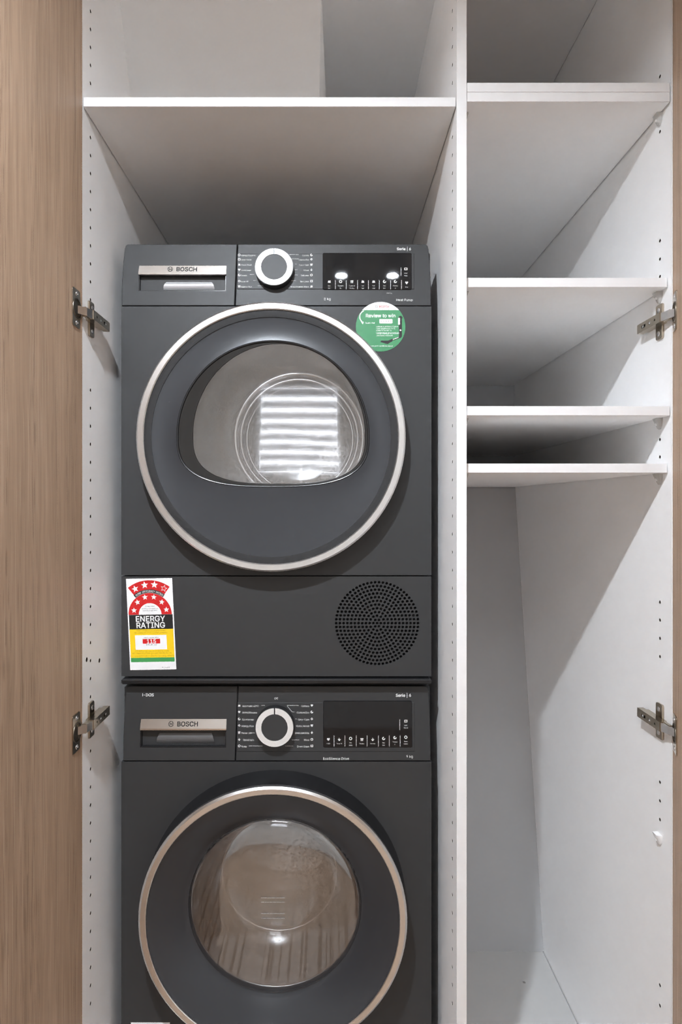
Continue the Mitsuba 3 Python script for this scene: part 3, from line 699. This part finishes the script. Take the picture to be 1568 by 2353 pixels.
vac = unary_union([rrect(.74, .86, -.42, .30, .04), Point(.80, .36).buffer(.075, quad_segs=6), Polygon([(.80, -.38), (.84, -.44), (.50, -.56), (.48, -.50)]), Polygon([(.50, -.48), (.48, -.58), (.28, -.70), (.0, -.62), (.02, -.56), (.30, -.56)])])
obj('black_print', gw(vac, 0), 'print_black', gs)
obj('vacuum_print', cat(gw(rrect(.70, .78, .08, .36, .03), 1), gw(Polygon([(.72, -.45), (.50, -.53), (.49, -.50), (.72, -.42)]), 1), gw(Point(.80, -.14).buffer(.035, quad_segs=5), 1)), 'paper_white', gs)

# ---- stacking kit between the two
kit = obj('stacking_kit', cat(bx(AX0 + .003, AX1 - .002, YA - .012, YA + .50, Z(1573, YA - .012), Z(1561, YA - .012), .0025)), 'black_plastic', smooth=25)
tag(kit, 'thin black stacking strip between the dryer and the washing machine', 'stacking kit')
# ---- washing machine
wsh = thing('washing_machine', 'anthracite front-loading washing machine under the dryer', 'washing machine')
YD = 1.140
FW = Frame(YD)
wcn = np.array([X(627, YD), (CY - 2117) * YD / F]); WR = 309.5 * YD / F
obj('body', shellbody(ZWB, ZWT - .002, wcn, .222), 'anthracite', wsh)
fr = ext(sbox(AX0, ZWB - EYE, AX1, Z(1750.5, YA) - EYE).difference(Point(*wcn).buffer(.222, quad_segs=32)), -.0129, .0)
obj('front_panel', FB.put(fr), 'anthracite', wsh)
FPW = Frame(YA, Z(1748.5, YA), 3.0)
W_keys = [(755, 1700, 'i-DOS', 3), (780, 1700, 'Temp. °C', 7), (806, 1698, 'Spin|Speed', 0), (832, 1700, 'Rotation', 6), (857, 1700, 'Prewash', 7), (882, 1698, 'Easy|Iron', 4), (908, 1696, 'Finished|in', 4), (933, 1695, 'Speed|Perfect', 0), (933, 1658, 'Start/|Reload', 1)]
wy = [1621, 1636, 1652, 1667, 1683, 1699, 1714]
L = ['Automatic 40°C', 'Shirts/Blouses', 'Sportswear', 'Allergy Plus', 'Power 60', 'Spin/Drain', 'Rinse']
R_ = ['Cottons', 'Cottons Eco', 'Easy-Care', 'Quick Mixed', 'Delicates/Silk', 'Wool', 'Drum Clean']
tx = [(557 + (0 if i < 3 else -2) + (4 if i == 5 else 0), y + 3.2, s, .0031, 'l') for i, (y, s) in enumerate(zip(wy, L))] + [(711, y + 3.2, s, .0031, 'r') for y, s in zip(wy, R_)]
tx.append((635, 1607, 'Off', .0036, 'c'))
fm = dict(scoop='scoop_grey', bars=(1690, 1715), barx=[768, 793, 819, 844, 870, 895, 920], bar2=((919, 1653), (919, 1677)),
          leads=[((660, 1621), (687, 1621)), ((660, 1622), (672, 1636)), ((672, 1636), (677, 1636)), ((601, 1621), (609, 1621)), ((574, 1684), (586, 1684)), ((671, 1700), (688, 1700)), ((572, 1714), (604, 1714)), ((656, 1714), (674, 1714)), ((679, 1652), (682, 1652)), ((680, 1668), (683, 1668)), ((678, 1685), (681, 1685))],
          icons=[(550, y, i + 2) for i, y in enumerate(wy)] + [(717, y, i + 3) for i, y in enumerate(wy)])
panel(wsh, FPW, 1576.5, 1748.5, (291, 984, 283, 990), (547, 541), (1614, 1727), (743, 1610, 947, 1717), (631, 1672, .0357, .0250, .020), (420, 1664),
      [(945, 1601, 'Serie | 6', .0056, 'r', True), (743, 1746, 'EcoSilence Drive', .0046, 'l', False), (949, 1741, '9 kg', .0046, 'r', False), (327, 1600, 'i-DOS', .0055, 'l', True), (896, 1726, 'WiFi 3 sec', .0018, 'c', False)],
      tx, W_keys, (323, 1652, 521, 1677), (322, 1672, 520, 1718), (356, 492, 1680, 1716), fm)
# door
wl = lathe([(.228, -.075), (WR + .0035, -(YA - YD) + .0005), (WR + .003, -.050), (WR - .001, -.012), (WR - .004, -.001)], 160)
wd = obj('door', FW.put(shift(wl, (wcn[0], wcn[1], 0))), 'black_plastic', wsh, smooth=40)
rg = lathe([(WR - .0140, -.004), (WR - .0140, .0012), (WR - .0128, .0024), (WR - .004, .0024), (WR, -.001), (WR - .0004, -.010), (WR - .0140, -.010), (WR - .0140, -.004)], 200)
obj('ring_trim', FW.put(shift(rg, (wcn[0], wcn[1], 0))), 'satin_silver', wd, smooth=35, label='satin silver ring')
GRM = .1640
cone = lathe([(WR - .0142, -.002), (WR - .020, -.006), (.195, -.022), (GRM + .010, -.042), (GRM, -.046), (GRM - .002, -.060)], 140)
obj('cone', FW.put(shift(cone, (wcn[0], wcn[1], 0))), 'anthracite_gloss', wd, smooth=40)
pts = [(GRM - .0005, -.046)] + [(GRM * math.cos(a), -.046 + .022 * math.sin(a)) for a in np.linspace(.08, math.pi / 2, 22)]
obj('glass', FW.put(shift(lathe(pts, 120), (wcn[0], wcn[1], 0))), 'porthole_glass', wd, smooth=True, label='round domed door glass')
pts = [(GRM - .004, -.052), (GRM - .010, -.075), (GRM - .018, -.105), (GRM - .035, -.135), (.10, -.155), (.055, -.163), (0, -.165)]
obj('inner_bowl', FW.put(shift(lathe(pts, 120), (wcn[0], wcn[1], 0))), 'bowl_glass', wd, smooth=True)
drum(wsh, FB, wcn, .2215, -.02, -.42)
obj('bowl_ridge', bead(FW, wcn, .118, -.150, .0014), 'ridge_glass', wd, smooth=True)
gz = -.0236
mk = [ext(Point(*wcn).buffer(.066, quad_segs=24).difference(Point(*wcn).buffer(.0655, quad_segs=24)), -.0262, -.0260)]
obj('painted_reflection_circle', FW.put(mk[0]), 'print_grey', wd)  # circle and bars: reflected brand markings drawn in grey on the glass
for py in (2063, 2073, 2099, 2110):
    obj('painted_reflection_line', FW.put(line(FW, (600, py), (655, py), .0007, gz)), 'print_grey', wd)
for fx in (AX0 + .05, AX1 - .05):
    for fy in (YA + .06, YA + DEPTH - .06):
        ft = trimesh.creation.cylinder(.018, ZWB - ZB + .006, sections=24)
        obj('foot', shift(ft, (fx, fy, ZB + .0004 + (ZWB - ZB + .006) / 2)), 'black_plastic', wsh)
a = FB.at(301, 2349)
obj('paper_sticker', FB.put(ext(sbox(a[0], a[1] - .14, a[0] + .075, a[1]), .0002, .0006)), 'paper_white', wsh, label='white sticker whose top edge shows at the foot of the picture')
